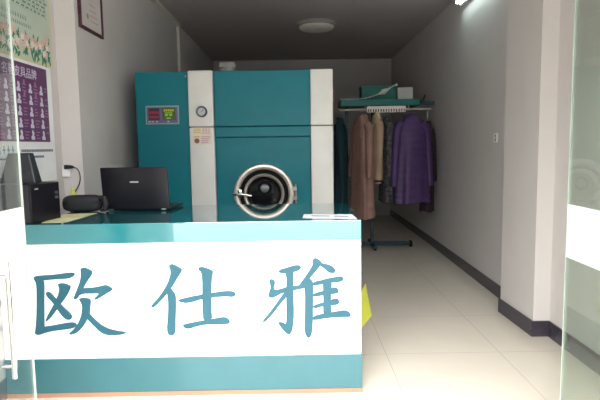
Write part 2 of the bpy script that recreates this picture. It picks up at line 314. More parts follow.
STROKES_YA = [[[-0.112,0.747],[-0.102,0.754],[-0.089,0.759],[-0.072,0.763],[-0.056,0.768],[-0.039,0.773],[-0.023,0.777],[-0.007,0.78],[0.007,0.779],[0.016,0.775],[0.021,0.769],[0.021,0.762],[0.016,0.756],[0.006,0.749],[-0.005,0.744],[-0.019,0.74],[-0.035,0.737],[-0.055,0.735],[-0.072,0.733],[-0.086,0.733],[-0.099,0.735],[-0.111,0.741]],[[-0.165,0.694],[-0.158,0.699],[-0.149,0.699],[-0.139,0.693],[-0.133,0.687],[-0.132,0.68],[-0.133,0.67],[-0.138,0.657],[-0.139,0.646],[-0.136,0.637],[-0.128,0.634],[-0.113,0.637],[-0.093,0.642],[-0.066,0.649],[-0.036,0.655],[-0.003,0.659],[0.026,0.663],[0.053,0.668],[0.067,0.666],[0.07,0.658],[0.059,0.65],[0.032,0.642],[0.001,0.635],[-0.035,0.629],[-0.065,0.623],[-0.088,0.616],[-0.106,0.609],[-0.12,0.6],[-0.134,0.594],[-0.149,0.588],[-0.161,0.589],[-0.17,0.594],[-0.174,0.602],[-0.171,0.612],[-0.167,0.626],[-0.161,0.642],[-0.159,0.656],[-0.162,0.668],[-0.164,0.678],[-0.167,0.687]],[[-0.068,0.748],[-0.057,0.749],[-0.044,0.748],[-0.03,0.744],[-0.023,0.731],[-0.025,0.707],[-0.026,0.672],[-0.025,0.625],[-0.025,0.574],[-0.024,0.52],[-0.025,0.472],[-0.029,0.432],[-0.034,0.4],[-0.041,0.378],[-0.049,0.367],[-0.059,0.365],[-0.071,0.371],[-0.084,0.385],[-0.097,0.4],[-0.11,0.418],[-0.116,0.43],[-0.116,0.439],[-0.109,0.441],[-0.096,0.438],[-0.085,0.434],[-0.077,0.428],[-0.072,0.439],[-0.07,0.466],[-0.069,0.511],[-0.069,0.572],[-0.069,0.626],[-0.066,0.673],[-0.067,0.709],[-0.072,0.734]],[[-0.062,0.627],[-0.052,0.619],[-0.059,0.602],[-0.082,0.575],[-0.106,0.547],[-0.129,0.517],[-0.151,0.49],[-0.172,0.466],[-0.188,0.451],[-0.199,0.443],[-0.206,0.441],[-0.21,0.446],[-0.204,0.457],[-0.189,0.474],[-0.171,0.495],[-0.151,0.522],[-0.132,0.547],[-0.115,0.571],[-0.102,0.589],[-0.092,0.602],[-0.082,0.615],[-0.071,0.626]],[[0.09,0.811],[0.097,0.819],[0.107,0.82],[0.12,0.814],[0.131,0.806],[0.141,0.797],[0.141,0.786],[0.131,0.773],[0.118,0.757],[0.101,0.737],[0.084,0.717],[0.068,0.697],[0.049,0.677],[0.029,0.658],[0.013,0.646],[-0.0,0.643],[-0.002,0.648],[0.008,0.661],[0.021,0.68],[0.038,0.703],[0.053,0.724],[0.067,0.744],[0.078,0.762],[0.086,0.777],[0.09,0.79],[0.088,0.801]],[[0.037,0.688],[0.052,0.701],[0.066,0.702],[0.079,0.692],[0.087,0.682],[0.09,0.672],[0.091,0.643],[0.089,0.596],[0.088,0.545],[0.087,0.491],[0.086,0.443],[0.083,0.402],[0.079,0.372],[0.072,0.353],[0.065,0.343],[0.058,0.342],[0.051,0.347],[0.042,0.36],[0.037,0.377],[0.036,0.399],[0.037,0.437],[0.039,0.492],[0.04,0.543],[0.041,0.59],[0.04,0.624],[0.038,0.644],[0.035,0.661],[0.031,0.674]],[[0.138,0.791],[0.147,0.788],[0.157,0.785],[0.167,0.784],[0.18,0.78],[0.197,0.773],[0.209,0.765],[0.217,0.756],[0.221,0.747],[0.219,0.739],[0.214,0.733],[0.208,0.729],[0.198,0.73],[0.185,0.733],[0.173,0.74],[0.162,0.751],[0.15,0.761],[0.136,0.771],[0.131,0.78],[0.132,0.789]],[[0.088,0.668],[0.092,0.676],[0.107,0.682],[0.132,0.687],[0.161,0.694],[0.194,0.701],[0.221,0.706],[0.24,0.709],[0.254,0.709],[0.263,0.704],[0.267,0.698],[0.267,0.691],[0.261,0.685],[0.249,0.678],[0.229,0.674],[0.199,0.673],[0.171,0.67],[0.145,0.665],[0.123,0.661],[0.107,0.658],[0.095,0.658],[0.089,0.662]],[[0.15,0.679],[0.16,0.683],[0.173,0.684],[0.191,0.68],[0.199,0.665],[0.196,0.638],[0.194,0.604],[0.194,0.564],[0.194,0.528],[0.195,0.498],[0.183,0.481],[0.158,0.48],[0.146,0.495],[0.147,0.528],[0.148,0.565],[0.148,0.605],[0.147,0.638],[0.146,0.664]],[[0.093,0.607],[0.109,0.614],[0.131,0.62],[0.157,0.625],[0.179,0.632],[0.195,0.64],[0.209,0.644],[0.22,0.644],[0.229,0.64],[0.236,0.631],[0.238,0.622],[0.237,0.614],[0.228,0.609],[0.212,0.606],[0.192,0.603],[0.169,0.602],[0.146,0.599],[0.122,0.594],[0.105,0.592],[0.094,0.592],[0.088,0.595],[0.086,0.601]],[[0.09,0.534],[0.108,0.543],[0.13,0.55],[0.157,0.555],[0.18,0.562],[0.2,0.572],[0.216,0.577],[0.228,0.577],[0.236,0.573],[0.24,0.566],[0.242,0.558],[0.24,0.548],[0.23,0.541],[0.212,0.538],[0.188,0.536],[0.158,0.534],[0.133,0.53],[0.113,0.524],[0.098,0.523],[0.087,0.527]],[[0.084,0.46],[0.092,0.471],[0.111,0.48],[0.141,0.485],[0.173,0.49],[0.206,0.496],[0.236,0.501],[0.262,0.505],[0.282,0.504],[0.295,0.497],[0.304,0.49],[0.309,0.481],[0.309,0.473],[0.304,0.467],[0.288,0.465],[0.262,0.466],[0.229,0.465],[0.189,0.463],[0.152,0.459],[0.119,0.453],[0.097,0.451],[0.086,0.453]]]

CL, CR, CF, CB = -1.735, .372, 3.012, 3.92
ctr = thing('reception_counter', 'white-fronted reception counter with teal glass top and three big teal characters', 'counter', ((CL+CR)/2, (CF+CB)/2, 0))
m = MB(); m.box(CL, CR, CF-.006, CB, .925, 1.04, .003); m.build('countertop', M['ctop'], ctr, True, label='glossy teal countertop with a deep front edge')
m = MB(); m.box(CL+.002, CR-.002, CF+.004, CF+.03, .237, .925); m.build('front_panel', M['cwhite'], ctr, True)
m = MB(); m.box(CR-.024, CR-.002, CF+.03, CB-.03, .237, .925); m.build('side_panel', M['cwhite'], ctr, True)
m = MB(); m.box(CL+.002, CL+.024, CF+.03, CB-.03, .237, .925); m.build('side_panel', M['cwhite'], ctr, True)
m = MB(); m.box(CL, CR+.004, CF, CB-.03, .028, .237, .002); m.build('plinth', M['cteal'], ctr, True, label='teal plinth band')
m = MB(); m.box(CL, CR+.003, CF-.001, CB-.03, 0, .027); m.build('edge_strip', M['brown'], ctr, True, label='thin brown strip along the floor')
m = MB(); m.box(CL+.03, CR-.03, CF+.05, CB-.06, .55, .572); m.build('shelf', M['cwhite'], ctr, True)
for st, nm in ((STROKES_OU, 'ou'), (STROKES_SHI, 'shi'), (STROKES_YA, 'ya')):
    m = MB()
    for i, P in enumerate(st): m.prism(P, CF-.004-i*.0002, CF+.0045)
    m.build('lettering', M['letter'], ctr, True, label='large teal brush-style character')
for (px, pz) in ((.349, .262), (-.652, .905), (.349, .905)):
    m = MB(); m.lathe([(.0, -.003), (.008, -.003), (.009, .004)], 'y', (px, CF, pz), 14); m.build('screw_cap', M['stickpink'], ctr, True)

# ------------------------------------------------------------------ things on the counter
CT = 1.04
def frm(loc, rz): return loc, rz
# laptop: its lid back faces the door
lp = thing('laptop', 'open black laptop on the teal counter, lid back towards the door', 'laptop', (-1.092, 3.63, CT+.001), math.radians(-4))
m = MB(); m.box(-.232, .236, -.02, .28, .006, .026, .008, 3); m.build('base', M['blackgloss'], lp)
m = MB(); m.box(-.19, .19, .06, .16, .0262, .029, .001); m.build('keyboard', M['black'], lp)
tilt = Matrix.Translation((0, -.03, .012)) @ Matrix.Rotation(math.radians(6), 4, 'X')
m = MB(); m.box(-.232, .232, -.008, .008, .004, .29, .006, 3, mtx=tilt); lid = m.build('lid', M['blackgloss'], lp, smooth=True)
m = MB(); m.box(-.031, .028, -.0095, -.008, .186, .196, .0006, mtx=tilt); m.build('badge', M['silver'], lid, label='small silver badge')
for sx in (-.2, .17):
    m = MB(); m.tube([(sx, -.024, .012), (sx+.03, -.024, .012)], .009); m.build('hinge', M['steel'], lp, smooth=True)
# subwoofer
sub = thing('subwoofer', 'black box subwoofer at the left end of the counter, small speaker on top', 'speaker', (-1.588, 3.185, CT+.001), math.radians(-10))
m = MB(); m.box(-.105, .07, -.14, .13, .0, .23, .006); m.build('cabinet', M['vinyl'], sub)
m = MB(); m.box(.0702, .086, -.14, .13, .0, .23, .006); fp = m.build('front_panel', M['blackgloss'], sub)
m = MB(); m.box(.0862, .088, -.105, -.075, .196, .204); m.build('badge', M['silver'], fp, label='tiny silver badge')
for z in (.165, .135):
    m = MB(); m.lathe([(.010, 0), (.010, .012), (.008, .015), (0, .015)], 'x', (.086, .09, z), 18); m.build('knob', M['gaugerim'], fp, smooth=True)
# satellite speaker
sat = thing('desk_speaker', 'small tapered black speaker standing on the subwoofer', 'speaker', (-1.638, 3.15, CT+.232), math.radians(4))
def frust(b, t, d0, d1, h):
    return [[(-b, -d0, 0), (b, -d0, 0), (b, d0, 0), (-b, d0, 0)], [(-t, -d0+.035, h), (t, -d0+.035, h), (t, d1, h), (-t, d1, h)]]
def bevel_mb(mm, off, seg=2):
    bmesh.ops.remove_doubles(mm.bm, verts=list(mm.bm.verts), dist=1e-6)
    bmesh.ops.bevel(mm.bm, geom=list(mm.bm.edges), offset=off, segments=seg, profile=.5, affect='EDGES'); return mm
m = MB(); m.loft(frust(.102, .062, .05, .05, .178)); bevel_mb(m, .006); m.build('body', M['black'], sat)
m = MB(); m.loft([[(-.09, -.0535+.0035, .02), (.09, -.0535+.0035, .02), (.09, -.045, .02), (-.09, -.045, .02)], [(-.058, -.0215, .165), (.058, -.0215, .165), (.058, -.017, .165), (-.058, -.017, .165)]]); m.build('grille', M['grille'], sat)
m = MB(); m.box(-.05, .05, -.0525, -.046, .075, .08); m.build('trim_line', M['blackgloss'], sat)
m = MB()
pts = []
for k in range(26):
    a = k/25*2.3*PI
    pts.append((-1.73+.014*k/25-.02*math.cos(a)*.6, 3.10+.025*math.sin(a), CT+.238+.03*abs(math.sin(a*.5))))
m.tube(pts, .003, 6); sc = m.build('speaker_cable', M['black'], smooth=True); tag(sc, 'thin black cable looped on the subwoofer beside the small speaker', 'cable'); origin_to(sc, (-1.73, 3.10, CT+.232))
# rounded black pouch
po = thing('zip_pouch', 'rounded black fabric pouch lying between subwoofer and laptop', 'bag', (-1.462, 3.62, CT+.001), math.radians(3))
rings = []
for i in range(19):
    u = i/18; x = -.145+.275*u
    e = (1-abs(2*u-1)**5)**.45 if 0 < u < 1 else .12
    e = max(e, .12)
    rings.append([(x, .055*e*math.copysign(abs(math.cos(a))**.8, math.cos(a)), .058+.058*e*math.copysign(abs(math.sin(a))**.6, math.sin(a))) for a in [2*PI*j/28 for j in range(28)]])
m = MB(); m.loft(rings); m.build('pouch_body', M['nylon'], po, smooth=True)
m = MB(); m.tube([(-.12+.24*k/12, -.051+.0*k, .066) for k in range(13)], .0035, 6); m.build('zip', M['blackgloss'], po, smooth=True)
m = MB(); m.tube([(.10, .0, .075), (.135, -.06, .10), (.165, -.085, .095), (.175, -.09, .06), (.165, -.085, .02), (.13, -.06, .012)], [.012, .016, .018, .018, .016, .01], 10); m.build('carry_strap', M['nylon'], po, smooth=True)
# lime bottle
bt = thing('squeeze_bottle', 'small lime plastic bottle behind the black pouch', 'bottle', (-1.605, 3.79, CT+.001))
m = MB(); m.lathe([(.0, 0), (.026, 0), (.029, .006), (.029, .085), (.022, .112), (.012, .124)], 'z', n=24); m.build('bottle_body', M['lime'], bt, smooth=True)
m = MB(); m.lathe([(.013, .122), (.013, .142), (.007, .148), (.005, .168), (0, .168)], 'z', n=18); m.build('cap', M['lime'], bt, smooth=True)
# papers
def sheet(name, poly, z, m_, lab, cat):
    mm = MB(); mm.prismz(poly, z, z+.0015); o = mm.build(name, m_); tag(o, lab, cat)
    c = [sum(p[k] for p in poly)/len(poly) for k in (0, 1)]; origin_to(o, (c[0], c[1], z)); return o
fl = sheet('flyer', [(-1.50, 3.08), (-1.36, 3.10), (-1.335, 3.52), (-1.55, 3.48)], CT+.001, M['flyeryel'], 'yellow-green printed flyer lying on the counter in front of the pouch', 'flyer')
lf = sheet('leaflet', [(.035, 3.13), (.352, 3.05), (.345, 3.25), (.045, 3.285)], CT+.001, M['paper'], 'white leaflet with blue-grey print on the counter right corner', 'leaflet')
m = MB(); m.prismz([(.09, 3.18), (.20, 3.15), (.20, 3.19), (.09, 3.215)], CT+.0026, CT+.003).prismz([(.225, 3.14), (.31, 3.12), (.31, 3.16), (.225, 3.175)], CT+.0026, CT+.003)
m.build('print', M['bluegrey'], lf, True)
# yellow sheet hanging at the counter end
m = MB(); R = []
for i in range(7):
    u = i/6
    R.append([(CR-.003+u*(.064+.04*v), 3.06+.25*u, .585-.215*v) for v in [j/6 for j in range(7)]])
m.loft(R, cap=False, closed=False); bmesh.ops.solidify(m.bm, geom=list(m.bm.faces), thickness=.002)
ys = m.build('yellow_sheet', M['yellow'], smooth=True); tag(ys, 'bright yellow sheet fixed to the right end of the white counter', 'sheet'); origin_to(ys, (CR+.01, 3.2, .31))

# ------------------------------------------------------------------ dry-cleaning machine
D = 5.0
mc = thing('dry_cleaning_machine', 'large teal and cream dry-cleaning machine with a round chrome door', 'machine', (-.57, D+.55, 0))
m = MB(); m.box(-1.49, -1.003, D+.015, D+1.0, 0, 2.172, .006); m.build('control_cabinet', M['teal'], mc, True)
m = MB(); m.box(-.985, .35, D+.06, D+1.1, .06, 2.165); m.build('body', M['teal'], mc, True)
m = MB(); m.box(-.98, .345, D+.09, D+1.05, 0, .06); m.build('base_frame', M['tealgap'], mc, True)
def column(x0, x1):
    mm = MB()
    for z0, z1 in ((.062, 1.655), (1.661, 2.18)): mm.box(x0, x1, D, D+.10, z0, z1, .012, 3)
    return mm.build('column', M['cream'], mc, True, True, label='cream front column')
colL = column(-.998, -.764); colR = column(.145, .356)
m = MB(); m.box(-.755, .143, D+.012, D+.06, 1.661, 2.175, .006); m.build('upper_panel', M['teal'], mc, True)
m = MB(); m.box(-.755, .143, D+.012, D+.06, 1.561, 1.654, .005); m.build('cross_rail', M['teal'], mc, True)
m = MB(); m.box(-.752, .140, D+.036, D+.06, .08, 1.554, .003); m.build('lower_panel', M['teal'], mc, True)
# round door
cx, cz = -.308, 1.018; yd = D+.036
door = bpy.data.objects.new('loading_door', None)
m = MB(); m.lathe([(.289, 0), (.289, -.034), (.284, -.046), (.274, -.05), (.246, -.05), (.238, -.044), (.232, -.03), (.228, 0)], 'y', (cx, yd, cz), 72)
door = m.build('loading_door', M['ringsteel'], mc, True, True, 50, label='round chrome-ringed porthole door')
m = MB(); m.lathe([(.236, -.004), (.234, -.026), (.212, -.034), (.190, -.03), (.185, -.004)], 'y', (cx, yd, cz), 64); m.build('gasket', M['gasket'], door, True, True)
m = MB(); m.lathe([(.196, -.02), (.194, -.05), (.182, -.062), (.168, -.056), (.162, -.03), (.160, -.004)], 'y', (cx, yd, cz), 64); m.build('inner_ring', M['ringsteel'], door, True, True, 50)
m = MB(); m.lathe([(.166, -.012), (.15, -.03), (.11, -.05), (.06, -.062), (.02, -.066), (.0005, -.067)], 'y', (cx, yd, cz), 48); m.build('porthole', M['porthole'], door, True, True)
m = MB(); m.lathe([(.068, -.061), (.064, -.068), (.055, -.071), (.046, -.07), (.042, -.062)], 'y', (cx+.01, yd, cz+.06), 32); m.build('hub', M['gasket'], door, True, True)
m = MB(); m.tube([(cx-.29, yd-.065, cz+.008), (cx-.2, yd-.078, cz+.004), (cx-.115, yd-.075, cz-.012)], [.015, .013, .011], 14).box(cx-.245, cx-.205, yd-.08, yd-.03, cz-.028, cz+.05, .008)
m.build('handle', M['chrome'], door, True, True, label='chrome lever handle')
for dz in (.045, -.045):
    m = MB(); m.box(cx+.262, cx+.315, yd-.05, yd-.002, cz+dz-.022, cz+dz+.022, .006); m.build('hinge', M['steel'], door, True)
m = MB(); m.tube([(cx+.302, yd-.028, cz-.09), (cx+.302, yd-.028, cz+.09)], .012, 12); m.build('hinge', M['steel'], door, True, True)
# gauge
gx, gz = -.873, 1.80
m = MB(); m.lathe([(.052, 0), (.052, -.022), (.046, -.03), (.038, -.028), (.036, -.018)], 'y', (gx, D, gz), 36); ga = m.build('pressure_gauge', M['gaugerim'], mc, True, True)
m = MB(); m.lathe([(.037, -.016), (.001, -.016)], 'y', (gx, D, gz), 30); m.build('dial', M['gaugeface'], ga, True)
m = MB(); m.box(-.002, .002, -.001, .001, -.008, .03, mtx=Matrix.Translation((gx, D-.019, gz)) @ Matrix.Rotation(.8, 4, 'Y')); m.build('needle', M['black'], ga, True)
# sticker
dz = .085
m = MB(); m.box(-.968, -.79, D-.0012, D+.0002, 1.50+dz, 1.568+dz); m.box(-.968, -.79, D-.0012, D+.0002, 1.41+dz, 1.496+dz); stk = m.build('label_sticker', M['sticker'], mc, True)
m1, m2, m3 = MB(), MB(), MB()
for r in range(4):
    for c in range(3): m1.box(-.875+c*.026, -.855+c*.026, D-.0022, D-.0011, 1.551-r*.014+dz, 1.559-r*.014+dz)
for r in range(4): m1.box(-.885, -.80-.008*r, D-.0022, D-.0011, 1.48-r*.018+dz, 1.488-r*.018+dz)
for r in range(3): m2.box(-.957, -.892+.004*r, D-.0022, D-.0011, 1.55-r*.016+dz, 1.559-r*.016+dz)
m2.box(-.957, -.90, D-.0022, D-.0011, 1.476+dz, 1.49+dz)
m3.lathe([(.024, 0), (.024, -.002), (.0, -.002)], 'y', (-.928, D-.001, 1.445+dz), 20)
for mm_, mt_ in ((m1, 'stickpink'), (m2, 'stickyel'), (m3, 'stickbrown')):
    mm_.bm.transform(Matrix.Translation(Vector(mc.location)).inverted()); merge_into(stk, [(mm_, M[mt_])])
# control panel on the left cabinet
pd = D+.015
m = MB(); m.box(-1.402, -1.088, pd-.012, pd+.002, 1.688, 1.862, .004); cp = m.build('control_panel', M['panelgrey'], mc, True)
m = MB(); m.box(-1.388, -1.102, pd-.0145, pd-.0118, 1.702, 1.848); m.build('panel_face', M['panelface'], cp, True)
m = MB(); m.box(-1.372, -1.27, pd-.017, pd-.0144, 1.728, 1.838, .001); m.build('display', M['display'], cp, True)
m = MB()
for r, (z0, z1) in enumerate(((1.785, 1.81), (1.745, 1.768))):
    for k in range(4): m.box(-1.364+k*.023, -1.346+k*.023, pd-.0185, pd-.0168, z0, z1)
m.build('digits', M['ledred'], cp, True, label='red digits')
m = MB(); m.box(-1.24, -1.12, pd-.017, pd-.0144, 1.728, 1.838, .001); m.build('display', M['displayg'], cp, True)
m = MB()
for k in range(5): m.box(-1.228+k*.02, -1.214+k*.02, pd-.0185, pd-.0168, 1.808, 1.826)
m.build('digits', M['ledyellow'], cp, True, label='yellow digits')
m = MB(); m.box(-1.218, -1.19, pd-.0185, pd-.0168, 1.765, 1.785).box(-1.178, -1.15, pd-.0185, pd-.0168, 1.765, 1.785).box(-1.218, -1.15, pd-.0185, pd-.0168, 1.791, 1.798).box(-1.205, -1.163, pd-.0185, pd-.0168, 1.738, 1.752)
m.build('digits', M['ledgreen'], cp, True, label='green digits')
for x in (-1.365, -1.335, -1.297, -1.19):
    m = MB(); m.box(x-.009, x+.011, pd-.018, pd-.0144, 1.708, 1.72, .002); m.build('button', M['button'], cp, True)
for z in (2.13, .2):
    m = MB(); m.lathe([(.0, -.004), (.007, -.004), (.008, .002)], 'y', (-1.016, pd, z), 12); m.build('screw', M['steel'], mc, True)
# vent cap on the roof, valve on the right side
m = MB(); m.lathe([(.001, 2.335), (.082, 2.335), (.087, 2.322), (.087, 2.29), (.078, 2.283), (.078, 2.166)], 'z', (-.70, D+.62, 0), 32); m.build('vent_cap', M['greywhite'], mc, True, True)
m = MB(); m.tube([(.35, D+.35, 1.97), (.385, D+.35, 1.97)], .012, 10).lathe([(.0, .374), (.03, .374), (.034, .383), (.03, .394), (0, .394)], 'x', (0, D+.35, 1.97), 20)
m.build('valve', M['orange'], mc, True, True, label='orange valve knob on the right side')

# ------------------------------------------------------------------ left wall: posters, certificate, socket
XL = -1.75+.002
WL = 3.93-2.95
gp = thing('poster', 'pale green price poster with printed table and flowers, above the purple poster', 'poster', (XL, 3.42, 2.05), PI/2, )
m = MB(); m.box(-.50, .485, -.004, 0, 0, .78); m.build('backing', M['creamp'], gp)
m = MB(); m.box(-.49, .468, -.0052, -.0041, .014, .765); fld = m.build('printed_field', M['greenp'], gp)
m = MB(); rnd = random.Random(2)
for r in range(12):
    z = .34+r*.028
    x = -.46
    while x < .40:
        w = rnd.uniform(.02, .05); m.box(x, x+w, -.0062, -.0053, z, z+.010); x += w+.022
for k in range(7): m.box(-.47+k*.145, -.4685+k*.145, -.0062, -.0053, .33, .68)
for k in range(13): m.box(-.47, .43, -.0062, -.0053, .333+k*.028-.002, .334+k*.028-.002)
m.build('price_table', M['inkgreen'], gp)
m = MB()
for z, x0, x1, s in ((.262, -.25, .12, .03), (.218, -.30, .18, .026)):
    x = x0
    while x < x1:
        m.box(x, x+s*.62, -.0062, -.0053, z, z+s*.14).box(x+s*.25, x+s*.38, -.0062, -.0053, z-s*.3, z+s*.6).box(x, x+s*.55, -.0062, -.0053, z+s*.45, z+s*.56); x += s
m.build('caption', M['inkgreen'], gp)
def blob(mm, x, z, rx, rz_, y, rot, pts=14, lobes=0):
    P = []
    for j in range(pts):
        a = 2*PI*j/pts; k = 1+(.28*math.cos(lobes*a) if lobes else 0)
        u, v = rx*k*math.cos(a), rz_*k*math.sin(a)
        P.append((x+u*math.cos(rot)-v*math.sin(rot), z+u*math.sin(rot)+v*math.cos(rot)))
    mm.prism(P, y-.0005, y)
ml, mp, mw = MB(), MB(), MB()
for i in range(90):
    x = rnd.uniform(-.47, .44); z = .025+rnd.random()**1.4*.14
    blob(ml, x, z, rnd.uniform(.02, .045), rnd.uniform(.006, .012), -.0053-.00001*i, rnd.uniform(.6, 2.5))
for i in range(26):
    blob(mp, -.46+i*.0355+rnd.uniform(-.012, .012), .075+rnd.random()*.10, rnd.uniform(.016, .03), rnd.uniform(.016, .03), -.0066-.00002*i, rnd.random()*3, 30, 5)
for i in range(16):
    blob(mw, -.45+i*.057+rnd.uniform(-.01, .01), .07+rnd.random()*.08, .022, .02, -.0076-.00002*i, rnd.random()*3, 30, 5)
merge_into(fld, [(ml, M['leaf']), (mp, M['petal']), (mw, M['petalw'])])
pp = thing('poster', 'purple brand poster with white lower band, below the green poster', 'poster', (XL, 3.40, 1.25), PI/2)
m = MB(); m.box(-.52, .455, -.004, 0, .0, .795); back = m.build('backing', M['paper'], pp)
m = MB(); m.box(-.51, .385, -.0052, -.0041, .272, .775); pfld = m.build('printed_field', M['purplep'], pp)
m = MB(); text_mesh(m, '名鞋皮具品牌', .072, -.19, .69, -.0056); m.build('title', M['icon'], pp, label='white title characters')
mi, mk = MB(), MB()
for c in range(6):
    for r in range(5):
        x = -.45+c*.148; z = .62-r*.076
        P = [(x-.022, z-.03), (x+.024, z-.03), (x+.024, z-.012), (x+.012, z-.004), (x+.019, z+.012), (x+.01, z+.03), (x-.006, z+.032), (x-.012, z+.016), (x-.004, z+.004), (x-.022, z-.01)]
        if x < .36: mi.prism(P, -.006, -.0053)
        for q in range(3):
            ww = rnd.uniform(.03, .06)
            if x+.046+ww < .38: mk.box(x+.046, x+.046+ww, -.006, -.0053, z+.016-q*.02, z+.023-q*.02)
        if r < 2 and x+.075+.02 < .38: blob(mk, x+.072, z+.036, .012, .016, -.0053, 0)
merge_into(pfld, [(mi, M['icon']), (mk, M['pinkp'])])
m = MB(); text_mesh(m, '8', .085, -.30, .19, -.0047)
for k in range(3): m.box(-.235+k*.05, -.205+k*.05, -.0052, -.0041, .215, .225).box(-.225+k*.05, -.216+k*.05, -.0052, -.0041, .195, .245)
m.build('emblem_print', M['inkteal'], pp)
m = MB()
x = -.02
while x < .40: m.box(x, x+.016, -.0052, -.0041, .205, .222); x += .022
x = .12
while x < .26: m.box(x, x+.015, -.0052, -.0041, .165, .18); x += .02
x = -.30
while x < -.1: m.box(x, x+.015, -.0052, -.0041, .16, .17); x += .021
merge_into(back, [(m, M['inkgrey'])])

ce = thing('certificate_frame', 'framed certificate hanging high on the left pilaster', 'picture frame', (-1.598, 4.27, 2.372), PI/2)
W2, HH, ft = .235, .36, .022
m = MB()
m.box(-W2, W2, -.022, 0, 0, ft, .003).box(-W2, W2, -.022, 0, HH-ft, HH, .003).box(-W2, -W2+ft, -.022, 0, ft, HH-ft, .003).box(W2-ft, W2, -.022, 0, ft, HH-ft, .003)
m.build('frame', M['frame'], ce)
m = MB(); m.box(-W2+ft, W2-ft, -.010, -.002, ft, HH-ft); m.build('certificate', M['certpaper'], ce)
m = MB(); blob(m, -.07, .115, .022, .022, -.0101, 0, 20)
for r in range(4): m.box(-.02, .15-.02*r, -.0106, -.0101, .09+r*.04, .096+r*.04)
m.build('certificate_print', M['certmark'], ce)

so = thing('wall_socket', 'white surface-mounted socket on the left pilaster above the subwoofer', 'socket', (-1.717, 3.979, 1.265))
m = MB(); m.box(-.03, .03, -.034, 0, 0, .086, .005); m.build('housing', M['white'], so)
m = MB(); m.box(-.024, .024, -.037, -.0335, .008, .078, .002); m.build('face_plate', M['paper'], so)
pc = thing('power_cord', 'black plug and cord hanging from the white socket on the left pilaster', 'cord', (-1.66, 3.955, 1.19))
SX = -.022
m = MB(); m.tube([(-1.668+SX, 3.935, 1.338), (-1.645+SX, 3.93, 1.338), (-1.625+SX, 3.928, 1.337)], [.014, .013, .006], 12); m.box(-1.70+SX, -1.668+SX, 3.926, 3.944, 1.322, 1.354, .004); m.build('plug', M['black'], pc, True, True)
m = MB()
cp_ = [(-1.63, 3.928, 1.337), (-1.605, 3.93, 1.325), (-1.59, 3.935, 1.295), (-1.588, 3.94, 1.25), (-1.60, 3.945, 1.21), (-1.62, 3.95, 1.175), (-1.64, 3.955, 1.14), (-1.645, 3.958, 1.05), (-1.64, 3.958, .70), (-1.62, 3.955, .45)]
def smoothpts(P, n=6):
    P = [Vector(p) for p in P]; out = []
    for i in range(len(P)-1):
        p0, p1, p2, p3 = P[max(i-1, 0)], P[i], P[i+1], P[min(i+2, len(P)-1)]
        for k in range(n):
            t = k/n
            out.append(.5*((2*p1)+(p2-p0)*t+(2*p0-5*p1+4*p2-p3)*t*t+(3*p1-p0-3*p2+p3)*t**3))
    return out+[P[-1]]
m.tube(smoothpts([(p[0]+SX, p[1], p[2]) for p in cp_]), .004, 8); m.build('cord', M['black'], pc, True, True)

# ------------------------------------------------------------------ right wall and ceiling fittings
sw = thing('wall_socket', 'small white wall socket with grey centre on the right wall', 'socket', (1.9235, 5.08, 1.475), -PI/2)
m = MB(); m.box(-.045, .045, -.010, 0, 0, .088, .003); m.build('face_plate', M['white'], sw)
m = MB(); m.box(.0, .035, -.0135, -.0098, .012, .074, .002); m.build('socket_insert', M['lampbase'], sw)
m = MB(); m.box(.011, .023, -.0155, -.0134, .032, .054, .002); m.build('rocker', M['white'], sw)
tl = thing('tube_lamp', 'lit fluorescent tube fitting high on the right wall', 'lamp', (1.925, 5.6, 3.03), -PI/2)
m = MB(); m.box(-.60, .60, -.035, 0, .0, .075, .004); m.build('housing', M['white'], tl)
m = MB(); m.tube([(-.575, -.062, .038), (.575, -.062, .038)], .016, 14); m.build('tube', M['tube'], tl, smooth=True)
for x in (-.59, .59):
    m = MB(); m.box(x-.016, x+.016, -.082, -.03, .018, .06, .004); m.build('lamp_holder', M['greywhite'], tl)
cl = thing('ceiling_lamp', 'round opal ceiling lamp, switched off, on the ceiling', 'lamp', (.32, 7.70, CEIL))
m = MB(); m.lathe([(.0, -.001), (.285, -.001), (.29, -.012), (.285, -.045), (.255, -.052), (.25, -.03)], 'z', n=56); m.build('base', M['lampbase'], cl, smooth=True)
m = MB(); m.lathe([(.252, -.03), (.25, -.062), (.225, -.088), (.16, -.103), (.08, -.108), (.001, -.11)], 'z', n=56); m.build('shade', M['lampshade'], cl, smooth=True)

# ------------------------------------------------------------------ garment rack
RY = 7.5; RF = 7.28
rk = thing('garment_rack', 'teal garment rack with a top shelf standing against the right wall', 'clothes rack', (1.2, RY, 0))
m = MB(); m.box(.62, 1.70, RF-.02, RY+.22, 1.995, 2.085, .008); m.build('shelf', M['rackteal'], rk, True)
for x in (.72, 1.085):
    m = MB(); m.box(x-.02, x+.02, RY-.02, RY+.02, .06, 2.014, .004); m.build('post', M['rackdark'], rk, True)
m = MB(); m.box(.66, 1.64, RY-.03, RY+.03, .03, .075, .005); m.build('base_bar', M['rackdark'], rk, True)
for x in (.72, 1.085):
    m = MB(); m.box(x-.025, x+.025, RY-.30, RY+.30, .028, .07, .006); m.build('foot', M['rackdark'], rk, True)
    for yy in (-.27, .27):
        m = MB(); m.lathe([(.0, -.018), (.026, -.018), (.03, 0), (.026, .018), (0, .018)], 'x', (x, RY+yy, .03), 18); m.build('caster', M['gasket'], rk, True, True)
m = MB(); m.box(1.62, 1.66, RY-.036, RY+.036, .0, .085, .006); m.build('end_cap', M['gasket'], rk, True)
m = MB(); m.box(1.68, 1.955, RY-.02, RY+.02, 2.02, 2.07, .003); m.build('wall_bracket', M['rackdark'], rk, True)
m = MB(); m.tube([(1.70, RF+.1, 2.05), (1.74, RF+.06, 2.03), (1.765, RF+.03, 2.07), (1.775, RF+.02, 2.14)], .012, 8); m.build('end_hook', M['rackdark'], rk, True, True)
RZ = 1.945
